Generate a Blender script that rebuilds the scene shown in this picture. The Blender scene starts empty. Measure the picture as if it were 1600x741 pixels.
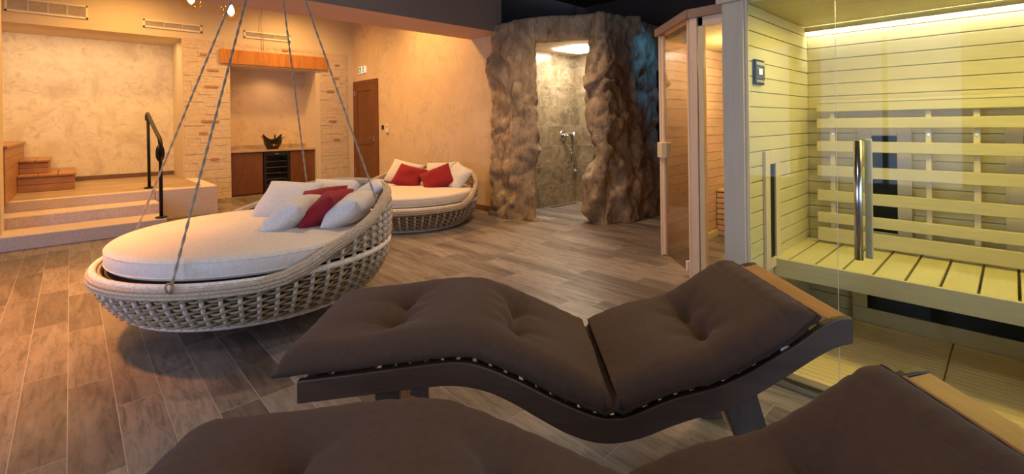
import bpy, math, random
from mathutils import Vector, Matrix, noise
random.seed(7)
sc = bpy.context.scene
col = sc.collection
PI = math.pi
def rad(a): return math.radians(a)

# ------------------------------------------------------------------ camera, world, lights, exposure
CAM = Vector((0, 0, 1.22))
RV = Vector((.72929, -.68409, -.0129)); FV = Vector((.68419, .72929, -.0011)).normalized()
RV = (RV - FV * RV.dot(FV)).normalized(); UV = RV.cross(FV)
cd = bpy.data.cameras.new('camera'); cam = bpy.data.objects.new('camera', cd); col.objects.link(cam)
cam.matrix_world = Matrix(((RV.x, UV.x, -FV.x, CAM.x), (RV.y, UV.y, -FV.y, CAM.y), (RV.z, UV.z, -FV.z, CAM.z), (0, 0, 0, 1)))
cd.sensor_width = 36; cd.lens = 36 * 735.6 / 1600; cd.shift_y = -(370.5 - 195.7) / 1600; cd.clip_start = .05
sc.camera = cam
sc.view_settings.view_transform = 'Standard'; sc.view_settings.look = 'None'
sc.view_settings.gamma = 1; sc.view_settings.use_curve_mapping = False
sc.view_settings.exposure = 0.0

w = bpy.data.worlds.new('sky'); sc.world = w; w.use_nodes = True
w.node_tree.nodes['Background'].inputs[0].default_value = (.42, .55, .85, 1)
w.node_tree.nodes['Background'].inputs[1].default_value = 1.0

def area(name, loc, rot, sx, sy, power, color, spread=180):
    l = bpy.data.lights.new(name, 'AREA'); l.shape = 'RECTANGLE'; l.size = sx; l.size_y = sy
    l.energy = power; l.color = color; l.spread = rad(spread)
    o = bpy.data.objects.new(name, l); col.objects.link(o); o.location = loc; o.rotation_euler = rot
    return o
def point(name, loc, power, color, r=.05):
    l = bpy.data.lights.new(name, 'POINT'); l.energy = power; l.color = color; l.shadow_soft_size = r
    o = bpy.data.objects.new(name, l); col.objects.link(o); o.location = loc; return o
def spot(name, loc, target, power, color, angle=80, blend=.6, r=.06):
    l = bpy.data.lights.new(name, 'SPOT'); l.energy = power; l.color = color; l.spot_size = rad(angle); l.spot_blend = blend; l.shadow_soft_size = r
    o = bpy.data.objects.new(name, l); col.objects.link(o); o.location = loc
    o.rotation_euler = (Vector(target) - Vector(loc)).to_track_quat('-Z', 'Y').to_euler(); return o

WARM = (1, .53, .15); AMBER = (1, .36, .06); COOL = (.50, .66, 1)
# daylight through the windows behind and beside the camera
area('daylight_back', (.6, -3.46, 1.45), (rad(90), 0, 0), 4.6, 2.4, 128, COOL)
area('daylight_left', (-3.86, 2.25, 1.45), (0, rad(-90), 0), 2.4, 3.9, 158, (.54, .66, 1))
# warm ceiling lamps of the far lounge and the near room
for (x, y) in ((.6, 6.6), (2.9, 6.6), (.6, 8.4), (2.9, 8.4), (-1.4, 7.4)):
    spot('ceiling_spot', (x, y, 3.64), (x + .1, y + .25, 0), 170, WARM, 150, .8, .12)
for (x, y, t, p) in ((-.9, 4.35, (-.65, 4.3), 850), (3.4, 3.4, (3.6, 3.4), 170), (1.0, 4.2, (1.0, 4.0), 90), (2.6, 2.2, (2.6, 2.2), 80)):
    if p: spot('ceiling_spot', (x, y, 3.04), (t[0], t[1], 0), p, AMBER if x < 0 else (1, .68, .38), 75 if x < 0 else 120, .9, .10)
spot('wall_washer', (3.3, 6.4, 3.6), (4.3, 6.3, 1.5), 150, WARM, 120, .9, .1)
area('recess_fill', (.1, 9.72, 2.70), (rad(10), 0, 0), 2.2, .25, 24, (1, .64, .28))  # added fill to brighten the recess, no known fixture there
spot('niche_fill', (2.78, 9.6, 2.32), (2.78, 9.75, .8), 16, (1, .60, .26), 140, .8, .04)  # added fill that lifts the niche interior, not a known lamp
spot('room_fill', (.2, .6, 3.04), (.4, .9, 0), 80, (1, .82, .68), 150, .9, .3)  # added soft fill over the foreground, stands for no particular lamp

# ------------------------------------------------------------------ material helpers
def new_mat(name):
    m = bpy.data.materials.new(name); m.use_nodes = True
    nt = m.node_tree; b = nt.nodes['Principled BSDF']; return m, nt, b
def N(nt, t, **kw):
    n = nt.nodes.new(t)
    for k, v in kw.items(): setattr(n, k, v)
    return n
def L(nt, a, b): nt.links.new(a, b)
def setin(nt, sock, v):
    if isinstance(v, bpy.types.NodeSocket): nt.links.new(v, sock)
    else: sock.default_value = v
def M_(nt, op, a, b=0.0, c=0.0):
    n = N(nt, 'ShaderNodeMath', operation=op)
    setin(nt, n.inputs[0], a); setin(nt, n.inputs[1], b); setin(nt, n.inputs[2], c)
    return n.outputs[0]
def ramp(nt, fac, stops):
    r = N(nt, 'ShaderNodeValToRGB'); L(nt, fac, r.inputs[0])
    e = r.color_ramp.elements
    while len(e) < len(stops): e.new(.5)
    for el, (p, c) in zip(e, stops): el.position = p; el.color = (c[0], c[1], c[2], 1)
    return r.outputs[0]
def mix(nt, f, a, b, blend='MIX'):
    n = N(nt, 'ShaderNodeMix', data_type='RGBA', blend_type=blend)
    setin(nt, n.inputs[0], f)
    for s, v in ((n.inputs[6], a), (n.inputs[7], b)):
        if isinstance(v, bpy.types.NodeSocket): nt.links.new(v, s)
        else: s.default_value = (v[0], v[1], v[2], 1)
    return n.outputs[2]
def coords(nt, scale=(1, 1, 1), kind='Object'):
    t = N(nt, 'ShaderNodeTexCoord'); m = N(nt, 'ShaderNodeMapping'); m.inputs['Scale'].default_value = scale
    L(nt, t.outputs[kind], m.inputs[0]); return m.outputs[0]
def noise_t(nt, vec, scale, detail=4, dist=0.0, rough=.5):
    n = N(nt, 'ShaderNodeTexNoise'); L(nt, vec, n.inputs['Vector']); n.inputs['Scale'].default_value = scale
    n.inputs['Detail'].default_value = detail; n.inputs['Distortion'].default_value = dist; n.inputs['Roughness'].default_value = rough
    return n.outputs['Fac']
def bump(nt, b, h, strength=.3, dist=.01):
    n = N(nt, 'ShaderNodeBump'); n.inputs['Strength'].default_value = strength; n.inputs['Distance'].default_value = dist
    L(nt, h, n.inputs['Height']); L(nt, n.outputs[0], b.inputs['Normal']); return n
def flat(name, c, rough=.6, metal=0.0, c2=None, ns=8, bs=0, bd=.003, stretch=(1, 1, 1), spec=.5):
    m, nt, b = new_mat(name); b.inputs['Roughness'].default_value = rough; b.inputs['Metallic'].default_value = metal
    b.inputs['Specular IOR Level'].default_value = spec
    v = coords(nt, stretch)
    n = noise_t(nt, v, ns, 5)
    c2 = c2 or tuple(x * .88 for x in c)
    L(nt, ramp(nt, n, [(.3, c2), (.7, c)]), b.inputs['Base Color'])
    if bs: bump(nt, b, noise_t(nt, v, bs, 3), .5, bd)
    return m
def wood(name, c1, c2, axis='x', rough=.5, ns=6, spec=.4):
    s = {'x': (.12, 1, 1), 'y': (1, .12, 1), 'z': (1, 1, .12)}[axis]
    m, nt, b = new_mat(name); b.inputs['Roughness'].default_value = rough; b.inputs['Specular IOR Level'].default_value = spec
    v = coords(nt, s); g = noise_t(nt, v, ns * 6, 6, 1.2, .6); h = noise_t(nt, v, ns, 3, .6)
    f = M_(nt, 'ADD', M_(nt, 'MULTIPLY', g, .6), M_(nt, 'MULTIPLY', h, .4))
    L(nt, ramp(nt, f, [(.35, c2), (.65, c1)]), b.inputs['Base Color'])
    bump(nt, b, g, .12, .002); return m
def fabric(name, c, rough=.95, sc_=900, wr=0.0, wrs=14, c2=None):
    m, nt, b = new_mat(name); b.inputs['Roughness'].default_value = rough; b.inputs['Specular IOR Level'].default_value = .15
    v = coords(nt); n = noise_t(nt, v, 60, 4)
    L(nt, ramp(nt, n, [(.3, c2 or tuple(x * .85 for x in c)), (.7, c)]), b.inputs['Base Color'])
    h = noise_t(nt, v, sc_, 2)
    if wr: h = M_(nt, 'ADD', M_(nt, 'MULTIPLY', h, .15), M_(nt, 'MULTIPLY', noise_t(nt, v, wrs, 4, 1.0), wr))
    bump(nt, b, h, .5, .006 if wr else .002)
    if 'Sheen Weight' in b.inputs: b.inputs['Sheen Weight'].default_value = .08
    return m
def tiles(nt, u, v, wu, lv, gap, shift=True):
    """cells wu wide along u and lv long along v; returns random value, second random, grout mask"""
    a = M_(nt, 'DIVIDE', u, wu); row = M_(nt, 'FLOOR', a); fa = M_(nt, 'FRACT', a)
    w1 = N(nt, 'ShaderNodeTexWhiteNoise', noise_dimensions='1D'); L(nt, row, w1.inputs['W'])
    off = M_(nt, 'MULTIPLY', w1.outputs['Value'], 1.0 if shift else 0.0)
    bq = M_(nt, 'ADD', M_(nt, 'DIVIDE', v, lv), off); cell = M_(nt, 'FLOOR', bq); fb = M_(nt, 'FRACT', bq)
    cmb = N(nt, 'ShaderNodeCombineXYZ'); L(nt, row, cmb.inputs[0]); L(nt, cell, cmb.inputs[1])
    w2 = N(nt, 'ShaderNodeTexWhiteNoise', noise_dimensions='3D'); L(nt, cmb.outputs[0], w2.inputs['Vector'])
    ga = M_(nt, 'LESS_THAN', M_(nt, 'MULTIPLY', M_(nt, 'MINIMUM', fa, M_(nt, 'SUBTRACT', 1.0, fa)), wu), gap)
    gb = M_(nt, 'LESS_THAN', M_(nt, 'MULTIPLY', M_(nt, 'MINIMUM', fb, M_(nt, 'SUBTRACT', 1.0, fb)), lv), gap)
    return w2.outputs['Value'], w2.outputs['Color'], M_(nt, 'MAXIMUM', ga, gb)

def floor_mat(name, cs, wu, lv, gap, grout, rough=.42, swap=False, offs=0.0):
    m, nt, b = new_mat(name)
    tc = N(nt, 'ShaderNodeTexCoord'); s = N(nt, 'ShaderNodeSeparateXYZ'); L(nt, tc.outputs['Object'], s.inputs[0])
    x, y = (s.outputs[1], s.outputs[0]) if swap else (s.outputs[0], s.outputs[1])
    x = M_(nt, 'ADD', x, 20.0 + offs)
    r, rc, g = tiles(nt, x, y, wu, lv, gap)
    mp = N(nt, 'ShaderNodeMapping'); mp.inputs['Scale'].default_value = (.16, 1, 1) if swap else (1, .16, 1)
    va = N(nt, 'ShaderNodeVectorMath', operation='MULTIPLY_ADD'); L(nt, rc, va.inputs[0]); va.inputs[1].default_value = (9, 9, 9); L(nt, tc.outputs['Object'], va.inputs[2])
    L(nt, va.outputs[0], mp.inputs[0])
    grain = noise_t(nt, mp.outputs[0], 30, 10, .7, .75); big = noise_t(nt, mp.outputs[0], 7, 4, 1.2)
    base = ramp(nt, r, [(0, cs[0]), (.5, cs[1]), (1, cs[2])])
    dark = mix(nt, M_(nt, 'MULTIPLY', ramp(nt, grain, [(.34, (1, 1, 1)), (.56, (0, 0, 0))]), .75), base, cs[3])
    dark = mix(nt, M_(nt, 'MULTIPLY', ramp(nt, big, [(.45, (0, 0, 0)), (.7, (1, 1, 1))]), .35), dark, cs[4])
    L(nt, mix(nt, g, dark, grout), b.inputs['Base Color'])
    b.inputs['Roughness'].default_value = rough; b.inputs['Specular IOR Level'].default_value = .35
    h = M_(nt, 'SUBTRACT', M_(nt, 'MULTIPLY', grain, .35), g)
    bump(nt, b, h, .35, .003); return m
def plaster(name, c1, c2, c3, rough=.75, s=1.6):
    m, nt, b = new_mat(name); v = coords(nt)
    a = noise_t(nt, v, s, 8, .9, .68); k = noise_t(nt, v, s * 4, 8, .8, .75)
    c = ramp(nt, a, [(.32, c2), (.5, c1), (.72, c3)])
    c = mix(nt, M_(nt, 'MULTIPLY', ramp(nt, M_(nt, 'MULTIPLY', k, M_(nt, 'ADD', a, .5)), [(.50, (0, 0, 0)), (.66, (1, 1, 1))]), .6), c, tuple(x * .82 for x in c2))
    L(nt, c, b.inputs['Base Color']); b.inputs['Roughness'].default_value = rough
    bump(nt, b, k, .15, .004); return m
def emis(name, c, s):
    m, nt, b = new_mat(name); b.inputs['Base Color'].default_value = (*c, 1)
    b.inputs['Emission Color'].default_value = (*c, 1); b.inputs['Emission Strength'].default_value = s; return m
def glass(name, tint=(1, 1, 1), refl=1.0):
    m = bpy.data.materials.new(name); m.use_nodes = True; nt = m.node_tree; nt.nodes.clear()
    o = N(nt, 'ShaderNodeOutputMaterial'); t = N(nt, 'ShaderNodeBsdfTransparent'); g = N(nt, 'ShaderNodeBsdfGlossy')
    t.inputs[0].default_value = (*tint, 1); g.inputs['Roughness'].default_value = .01
    f = N(nt, 'ShaderNodeFresnel'); ge = N(nt, 'ShaderNodeNewGeometry'); L(nt, M_(nt, 'SUBTRACT', 1.5, M_(nt, 'MULTIPLY', ge.outputs['Backfacing'], .8333)), f.inputs[0])
    mx = N(nt, 'ShaderNodeMixShader'); L(nt, M_(nt, 'MULTIPLY', f.outputs[0], refl), mx.inputs[0])
    L(nt, t.outputs[0], mx.inputs[1]); L(nt, g.outputs[0], mx.inputs[2]); L(nt, mx.outputs[0], o.inputs[0]); return m

MAT = {}
MAT['floor'] = floor_mat('wood_look_tile', [(.12, .092, .082), (.21, .168, .15), (.31, .255, .228), (.045, .033, .03), (.36, .32, .30)], .1585, .85, .0016, (.36, .33, .31), offs=-.0075)
MAT['floor_up'] = floor_mat('platform_tile', [(.34, .23, .15), (.42, .30, .20), (.50, .37, .26), (.22, .15, .10), (.5, .4, .3)], .158, .6, .0015, (.36, .30, .25), swap=True)
MAT['plaster'] = plaster('venetian_plaster', (.66, .50, .34), (.60, .44, .29), (.71, .56, .39), s=1.2)
MAT['plaster_light'] = plaster('pale_venetian_plaster', (.80, .71, .58), (.60, .51, .40), (.86, .77, .64), s=1.8)
MAT['paint'] = flat('cream_paint', (.70, .58, .42), .85, c2=(.66, .55, .40), ns=3)
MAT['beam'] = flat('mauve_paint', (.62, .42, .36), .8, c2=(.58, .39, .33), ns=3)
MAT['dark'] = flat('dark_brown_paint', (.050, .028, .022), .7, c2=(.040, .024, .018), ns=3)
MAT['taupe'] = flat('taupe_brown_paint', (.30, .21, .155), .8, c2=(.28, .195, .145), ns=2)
MAT['base'] = wood('baseboard_tile', (.22, .13, .08), (.14, .08, .05), 'y')
MAT['white_stone'] = flat('speckled_pale_stone', (.74, .62, .56), .8, c2=(.56, .44, .40), ns=60, bs=90, bd=.006)
MAT['black'] = flat('black_metal', (.02, .017, .016), .45, .6)
MAT['chrome'] = flat('brushed_steel', (.62, .62, .62), .22, 1.0)
MAT['blackplastic'] = flat('black_plastic', (.012, .011, .011), .35)
MAT['whiteplastic'] = flat('white_plastic', (.75, .72, .68), .45)
MAT['grille'] = flat('vent_white', (.82, .76, .66), .6)
MAT['grille_dark'] = flat('vent_recess', (.42, .34, .25), .8)
MAT['door_wood'] = wood('door_walnut', (.20, .075, .028), (.12, .042, .016), 'z', .4)
MAT['cab_wood'] = wood('cabinet_walnut', (.20, .080, .032), (.12, .045, .018), 'z', .35)
MAT['lintel'] = wood('lintel_oak', (.60, .26, .06), (.38, .14, .03), 'z', .5, 3)
MAT['deck_wood'] = wood('deck_cumaru', (.44, .23, .10), (.30, .14, .06), 'x', .45)
MAT['deck_wood_y'] = wood('deck_cumaru_side', (.46, .24, .10), (.32, .15, .06), 'y', .45)
MAT['marble'] = flat('beige_marble', (.55, .42, .30), .25, c2=(.35, .24, .16), ns=6)
MAT['cabin'] = wood('hemlock', (.64, .555, .30), (.54, .46, .235), 'y', .5, 4)
MAT['duck'] = wood('hemlock_lit_floor', (.94, .72, .38), (.84, .62, .31), 'y', .45, 4)  # cabin wood lightened to stand for light on the shaded floor
MAT['cabin_x'] = wood('hemlock_side', (.66, .59, .33), (.57, .50, .265), 'x', .5, 4)
MAT['cabin_z'] = wood('hemlock_post', (.72, .60, .40), (.62, .50, .33), 'z', .5, 4)
MAT['grey_post'] = wood('grey_washed_post', (.60, .48, .34), (.52, .41, .29), 'z', .6, 5)
MAT['alder'] = wood('pink_alder', (.80, .62, .46), (.68, .50, .36), 'z', .5, 4)
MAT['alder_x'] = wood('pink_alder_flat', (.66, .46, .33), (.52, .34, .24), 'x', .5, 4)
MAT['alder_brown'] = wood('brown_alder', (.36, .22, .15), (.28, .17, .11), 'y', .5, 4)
MAT['heater'] = flat('carbon_heater', (.008, .010, .006), .6, spec=.15, c2=(.02, .022, .014), ns=80)
MAT['lounger'] = wood('dark_stained_wood', (.095, .054, .034), (.056, .031, .020), 'x', .42, 5)
MAT['lounger_z'] = wood('dark_stained_leg', (.10, .062, .046), (.06, .036, .026), 'z', .42, 5)
MAT['slat'] = wood('orange_slat', (.50, .25, .10), (.36, .16, .06), 'y', .4, 5)
MAT['brace'] = wood('orange_brace', (.58, .25, .05), (.40, .16, .03), 'y', .4, 5)
MAT['cushion'] = fabric('chocolate_fabric', (.088, .050, .033), .95, 700, .06, 9)
MAT['piping'] = fabric('chocolate_piping', (.050, .030, .022))
MAT['white_fab'] = fabric('cream_fabric', (.78, .70, .64), .9, 900, .35, 7)
MAT['white_pil'] = fabric('white_cushion_cloth', (.72, .68, .66), .9, 900, .5, 12)
MAT['red_pil'] = fabric('red_cushion_cloth', (.29, .018, .026), .85, 900, .3, 12)
MAT['weave'] = flat('tan_rope_weave', (.40, .30, .185), .85, c2=(.26, .19, .11), ns=40, bs=300, bd=.002)
MAT['rimrope'] = flat('grey_tan_rope', (.58, .47, .36), .85, c2=(.36, .28, .21), ns=90, bs=260, bd=.004)
MAT['white_tube'] = flat('white_wrapped_tube', (.84, .80, .76), .7, c2=(.6, .54, .48), ns=60, bs=200, bd=.001)
MAT['net'] = flat('dark_net', (.10, .085, .08), .9, ns=120, bs=200)
MAT['rope'] = flat('taupe_rope', (.44, .35, .25), .9, c2=(.30, .24, .17), ns=120, bs=240, bd=.002)
MAT['glass'] = glass('clear_glass', (.97, .99, .97), .25)
MAT['glass_amber'] = glass('bronze_glass', (.72, .66, .57), 1.5)
MAT['bulbglass'] = glass('bulb_glass', (1, .93, .8), .5)
MAT['led'] = emis('led_strip', (1, 1, .96), 34)
MAT['led_cab'] = emis('led_warm', (1, .72, .38), 10)
MAT['shower_light'] = emis('shower_light', (1, .90, .72), 55)
MAT['filament'] = emis('filament', (1, .62, .22), 60)
MAT['screen'] = emis('lcd', (.75, .85, .80), .8)
MAT['green'] = flat('exit_green', (.03, .16, .07), .5)
MAT['exitwhite'] = emis('exit_white', (.9, .85, .7), .5)
MAT['bottle'] = flat('green_bottle_glass', (.05, .045, .02), .15)
MAT['foil'] = flat('gold_foil', (.65, .32, .08), .35, .6)
MAT['silver'] = flat('silver_foil', (.7, .66, .6), .35, .7)
MAT['hole'] = flat('soot_black', (.008, .008, .008), .8)
# shower tile
def shower_mat(name, axis):
    m, nt, b = new_mat(name); tc = N(nt, 'ShaderNodeTexCoord'); s = N(nt, 'ShaderNodeSeparateXYZ'); L(nt, tc.outputs['Object'], s.inputs[0])
    r, rc, g = tiles(nt, s.outputs[2], s.outputs[axis], .298, 1.2, .0016, False)
    va = N(nt, 'ShaderNodeVectorMath', operation='MULTIPLY_ADD'); L(nt, rc, va.inputs[0]); va.inputs[1].default_value = (5, 5, 5); L(nt, tc.outputs['Object'], va.inputs[2])
    a = noise_t(nt, va.outputs[0], 2.2, 7, 2.5, .65); v = noise_t(nt, va.outputs[0], 1.6, 5, 3.5, .55)
    c = ramp(nt, a, [(.3, (.10, .075, .045)), (.7, (.30, .225, .14))])
    vein = ramp(nt, M_(nt, 'ABSOLUTE', M_(nt, 'SUBTRACT', v, .5)), [(0, (1, 1, 1)), (.012, (0, 0, 0))])
    c = mix(nt, M_(nt, 'MULTIPLY', vein, .45), c, (.5, .42, .32))
    c = mix(nt, g, c, (.38, .31, .22)); L(nt, c, b.inputs['Base Color'])
    b.inputs['Roughness'].default_value = .22; return m
MAT['tile_x'] = shower_mat('brown_marble_tile_x', 0); MAT['tile_y'] = shower_mat('brown_marble_tile_y', 1)
# rock
def rock_mat():
    m, nt, b = new_mat('carved_rock'); v = coords(nt, (1, 1, .6))
    a = noise_t(nt, v, 2.4, 8, 1.6, .65); k = noise_t(nt, v, 11, 8, .6, .72); d = noise_t(nt, coords(nt, (1, 1, .8)), 3.4, 8, 1.4, .68)
    c = ramp(nt, a, [(.28, (.16, .105, .06)), (.5, (.38, .26, .155)), (.7, (.58, .42, .27))])
    c = mix(nt, M_(nt, 'MULTIPLY', ramp(nt, d, [(.54, (0, 0, 0)), (.66, (1, 1, 1))]), .85), c, (.05, .038, .03))
    c = mix(nt, .45, c, ramp(nt, k, [(.36, (.07, .052, .038)), (.64, (.56, .42, .27))]), 'MIX')
    L(nt, c, b.inputs['Base Color']); b.inputs['Roughness'].default_value = .85
    bump(nt, b, M_(nt, 'ADD', k, M_(nt, 'MULTIPLY', noise_t(nt, v, 45, 4), .35)), .8, .03); return m
MAT['rock'] = rock_mat()
# ledge stone
def ledge_mat():
    m, nt, b = new_mat('ledge_stone'); v = coords(nt, (1, 1, 1.5))
    k = noise_t(nt, v, 14, 6, .6, .65); o = N(nt, 'ShaderNodeObjectInfo')
    L(nt, ramp(nt, k, [(.3, (.58, .46, .32)), (.7, (.70, .57, .42))]), b.inputs['Base Color'])
    b.inputs['Roughness'].default_value = .9; bump(nt, b, k, .8, .012); return m
MAT['ledge'] = ledge_mat()
MAT['ledge_orange'] = flat('orange_brick_inset', (.52, .28, .13), .85, c2=(.40, .22, .11), ns=20, bs=40)

# ------------------------------------------------------------------ mesh helpers
def lab(o, label=None, cat=None, group=None, kind=None):
    for k, v in (('label', label), ('category', cat), ('group', group), ('kind', kind)):
        if v: o[k] = v
    return o
def empty(name, loc=(0, 0, 0), rz=0.0, **kw):
    o = bpy.data.objects.new(name, None); o.empty_display_size = .1; col.objects.link(o)
    o.location = loc; o.rotation_euler = (0, 0, rz); return lab(o, **kw)
class MB:
    def __init__(s): s.v = []; s.f = []; s.mi = []; s.cur = 0
    def add(s, vs, fs, M=None):
        n = len(s.v)
        for p in vs: s.v.append(tuple(M @ Vector(p)) if M is not None else tuple(p))
        for f in fs: s.f.append(tuple(i + n for i in f)); s.mi.append(s.cur)
        return s
    def box(s, x0, x1, y0, y1, z0, z1, M=None):
        vs = [(x, y, z) for x in (x0, x1) for y in (y0, y1) for z in (z0, z1)]
        return s.add(vs, [(0, 1, 3, 2), (4, 6, 7, 5), (0, 4, 5, 1), (2, 3, 7, 6), (0, 2, 6, 4), (1, 5, 7, 3)], M)
    def tube(s, pts, r, n=8, closed=False, caps=True, twist=0.0, M=None):
        P = [Vector(p) for p in pts]; m = len(P); rs = r if isinstance(r, (list, tuple)) else [r] * m
        vs = []; prev = None
        for i in range(m):
            if closed: t = P[(i + 1) % m] - P[i - 1]
            else: t = P[min(i + 1, m - 1)] - P[max(i - 1, 0)]
            t.normalize()
            if prev is None:
                a = Vector((0, 0, 1)) if abs(t.z) < .9 else Vector((1, 0, 0)); u = t.cross(a).normalized()
            else: u = (prev - t * prev.dot(t)).normalized()
            prev = u; w_ = t.cross(u)
            for k in range(n):
                an = 2 * PI * k / n; vs.append(P[i] + (u * math.cos(an) + w_ * math.sin(an)) * rs[i])
        fs = []
        for i in range(m if closed else m - 1):
            j = (i + 1) % m
            for k in range(n): fs.append((i * n + k, i * n + (k + 1) % n, j * n + (k + 1) % n, j * n + k))
        if not closed and caps: fs += [tuple(range(n))[::-1], tuple((m - 1) * n + k for k in range(n))]
        return s.add(vs, fs, M)
    def lathe(s, prof, n=24, M=None, cap=True):
        vs = [(r * math.cos(2 * PI * k / n), r * math.sin(2 * PI * k / n), z) for r, z in prof for k in range(n)]
        fs = [(i * n + k, i * n + (k + 1) % n, (i + 1) * n + (k + 1) % n, (i + 1) * n + k) for i in range(len(prof) - 1) for k in range(n)]
        if cap: fs += [tuple(range(n))[::-1], tuple((len(prof) - 1) * n + k for k in range(n))]
        return s.add(vs, fs, M)
    def prism(s, poly, z0, z1, M=None):   # poly in xy
        n = len(poly); vs = [(x, y, z0) for x, y in poly] + [(x, y, z1) for x, y in poly]
        return s.add(vs, [tuple(range(n))[::-1], tuple(range(n, 2 * n))] + [(i, (i + 1) % n, n + (i + 1) % n, n + i) for i in range(n)], M)
    def grid(s, fn, nu, nv, cu=False, M=None):
        vs = [fn(i / nu, j / nv) for i in range(nu + 1) for j in range(nv + 1)]; k = nv + 1
        return s.add(vs, [(i * k + j, (i + 1) * k + j, (i + 1) * k + j + 1, i * k + j + 1) for i in range(nu) for j in range(nv)], M)
    def build(s, name, mat, parent=None, smooth=False, bev=0.0, **kw):
        me = bpy.data.meshes.new(name); me.from_pydata(s.v, [], s.f); me.update()
        import bmesh
        bm = bmesh.new(); bm.from_mesh(me); bmesh.ops.recalc_face_normals(bm, faces=bm.faces); bm.to_mesh(me); bm.free()
        for m in (mat if isinstance(mat, (list, tuple)) else [mat]): me.materials.append(MAT[m])
        if len(me.materials) > 1: me.polygons.foreach_set('material_index', s.mi)
        if smooth: me.polygons.foreach_set('use_smooth', [True] * len(me.polygons))
        o = bpy.data.objects.new(name, me); col.objects.link(o)
        if parent: o.parent = parent
        if bev:
            b = o.modifiers.new('bevel', 'BEVEL'); b.width = bev; b.segments = 2; b.limit_method = 'ANGLE'; b.angle_limit = rad(40)
        return lab(o, **kw)
def box(name, mat, x0, x1, y0, y1, z0, z1, parent=None, bev=0.0, M=None, **kw):
    return MB().box(x0, x1, y0, y1, z0, z1, M).build(name, mat, parent, bev=bev, **kw)
def struct(name, mat, *b, **kw): return box(name, mat, *b, kind='structure', **kw)
def smooth_path(pts, n):
    """Catmull-Rom through pts, n samples evenly spaced by parameter"""
    P = [Vector(p) for p in pts]; out = []
    for k in range(n):
        t = k / (n - 1) * (len(P) - 1); i = min(int(t), len(P) - 2); u = t - i
        p0 = P[max(i - 1, 0)]; p1 = P[i]; p2 = P[i + 1]; p3 = P[min(i + 2, len(P) - 1)]
        out.append(.5 * ((2 * p1) + (p2 - p0) * u + (2 * p0 - 5 * p1 + 4 * p2 - p3) * u * u + (3 * p1 - p0 - 3 * p2 + p3) * u ** 3))
    return out
def lerp_tab(t, tab):
    if t <= tab[0][0]: return tab[0][1]
    for (a, b), (c, d) in zip(tab, tab[1:]):
        if t <= c: return b + (d - b) * (t - a) / (c - a)
    return tab[-1][1]

# ------------------------------------------------------------------ the room
struct('floor', 'floor', -3.6, 6.2, -3.2, 10.6, -.12, 0)
struct('ceiling_near', 'dark', -3.6, 6.2, -3.2, 4.75, 3.1, 3.2)
struct('ceiling_far', 'paint', -3.6, 4.45, 5.42, 10.6, 3.7, 3.8)
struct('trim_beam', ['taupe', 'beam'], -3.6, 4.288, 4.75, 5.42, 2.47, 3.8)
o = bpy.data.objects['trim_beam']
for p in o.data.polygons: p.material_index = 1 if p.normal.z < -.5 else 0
struct('wall_right_far', 'plaster', 4.288, 4.45, 4.92, 9.6, 0, 3.8)
struct('wall_shower_side', 'dark', 4.30, 6.2, 4.92, 5.1, 0, 3.2)
struct('wall_right', 'dark', 6.1, 6.2, -3.2, 4.92, 0, 3.2)
struct('baseboard_right', 'base', 4.272, 4.288, 4.95, 8.28, 0, .08)
# windowed walls out of frame
def window_wall(name, mat, axis, pos, a0, a1, z1, wins, idx):
    t = .12; m = MB(); cuts = sorted(wins); x = a0; wz0, wz1 = .25, 2.5
    def bb(p, q, lo, hi):
        if axis == 'x': m.box(p, q, pos - t, pos, lo, hi)
        else: m.box(pos - t, pos, p, q, lo, hi)
    for p, q in cuts:
        bb(x, p, 0, z1); bb(p, q, 0, wz0); bb(p, q, wz1, z1); x = q
    bb(x, a1, 0, z1); m.build(name, mat, kind='structure')
    for i, (p, q) in enumerate(cuts):
        f = MB(); g = .06
        def fb(u0, u1, lo, hi):
            if axis == 'x': f.box(u0, u1, pos - .09, pos - .03, lo, hi)
            else: f.box(pos - .09, pos - .03, u0, u1, lo, hi)
        fb(p, p + g, wz0, wz1); fb(q - g, q, wz0, wz1); fb(p, q, wz0, wz0 + g); fb(p, q, wz1 - g, wz1); fb((p + q) / 2 - .03, (p + q) / 2 + .03, wz0, wz1)
        fr = f.build('window_%d' % (idx + i), 'whiteplastic', kind='structure'); f = MB()
        if axis == 'x': f.box(p + g, q - g, pos - .064, pos - .058, wz0 + g, wz1 - g)
        else: f.box(pos - .064, pos - .058, p + g, q - g, wz0 + g, wz1 - g)
        f.build('pane', 'glass', fr)
window_wall('wall_back', 'paint', 'x', -3.2, -3.6, 6.2, 3.2, [(-1.6, .4), (.8, 2.8)], 1)
window_wall('wall_left', 'paint', 'y', -3.6, -3.2, 10.6, 3.8, [(.4, 2.1), (2.4, 4.1)], 3)
# far wall with the recess and the niche
YW = 9.38
struct('wall_far', 'paint', -3.6, 1.355, YW, YW + .15, 2.714, 3.8)
struct('wall_far', 'paint', 1.355, 2.047, YW, 10.5, 0, 3.8)
struct('wall_far', 'paint', 2.047, 3.52, YW, 10.1, 2.335, 3.8)
struct('wall_far', 'paint', 3.52, 4.40, YW, 10.1, 0, 3.8)
struct('wall_recess', 'plaster_light', -3.6, 1.355, 10.38, 10.5, 0, 3.1)
struct('ceiling_recess', 'paint', -3.6, 1.355, YW + .15, 10.38, 2.714, 2.8)
struct('wall_niche', 'plaster', 2.047, 3.52, 10.0, 10.1, 0, 2.335)
struct('floor_platform', 'floor_up', -3.6, 1.355, 7.92, 10.38, .2, .4)
struct('floor_platform_tongue', 'floor_up', 1.03, 1.355, 7.95, 9.38, .3, .402)
struct('baseboard_recess', 'base', .05, 1.352, 10.362, 10.38, .4, .47)
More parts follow.
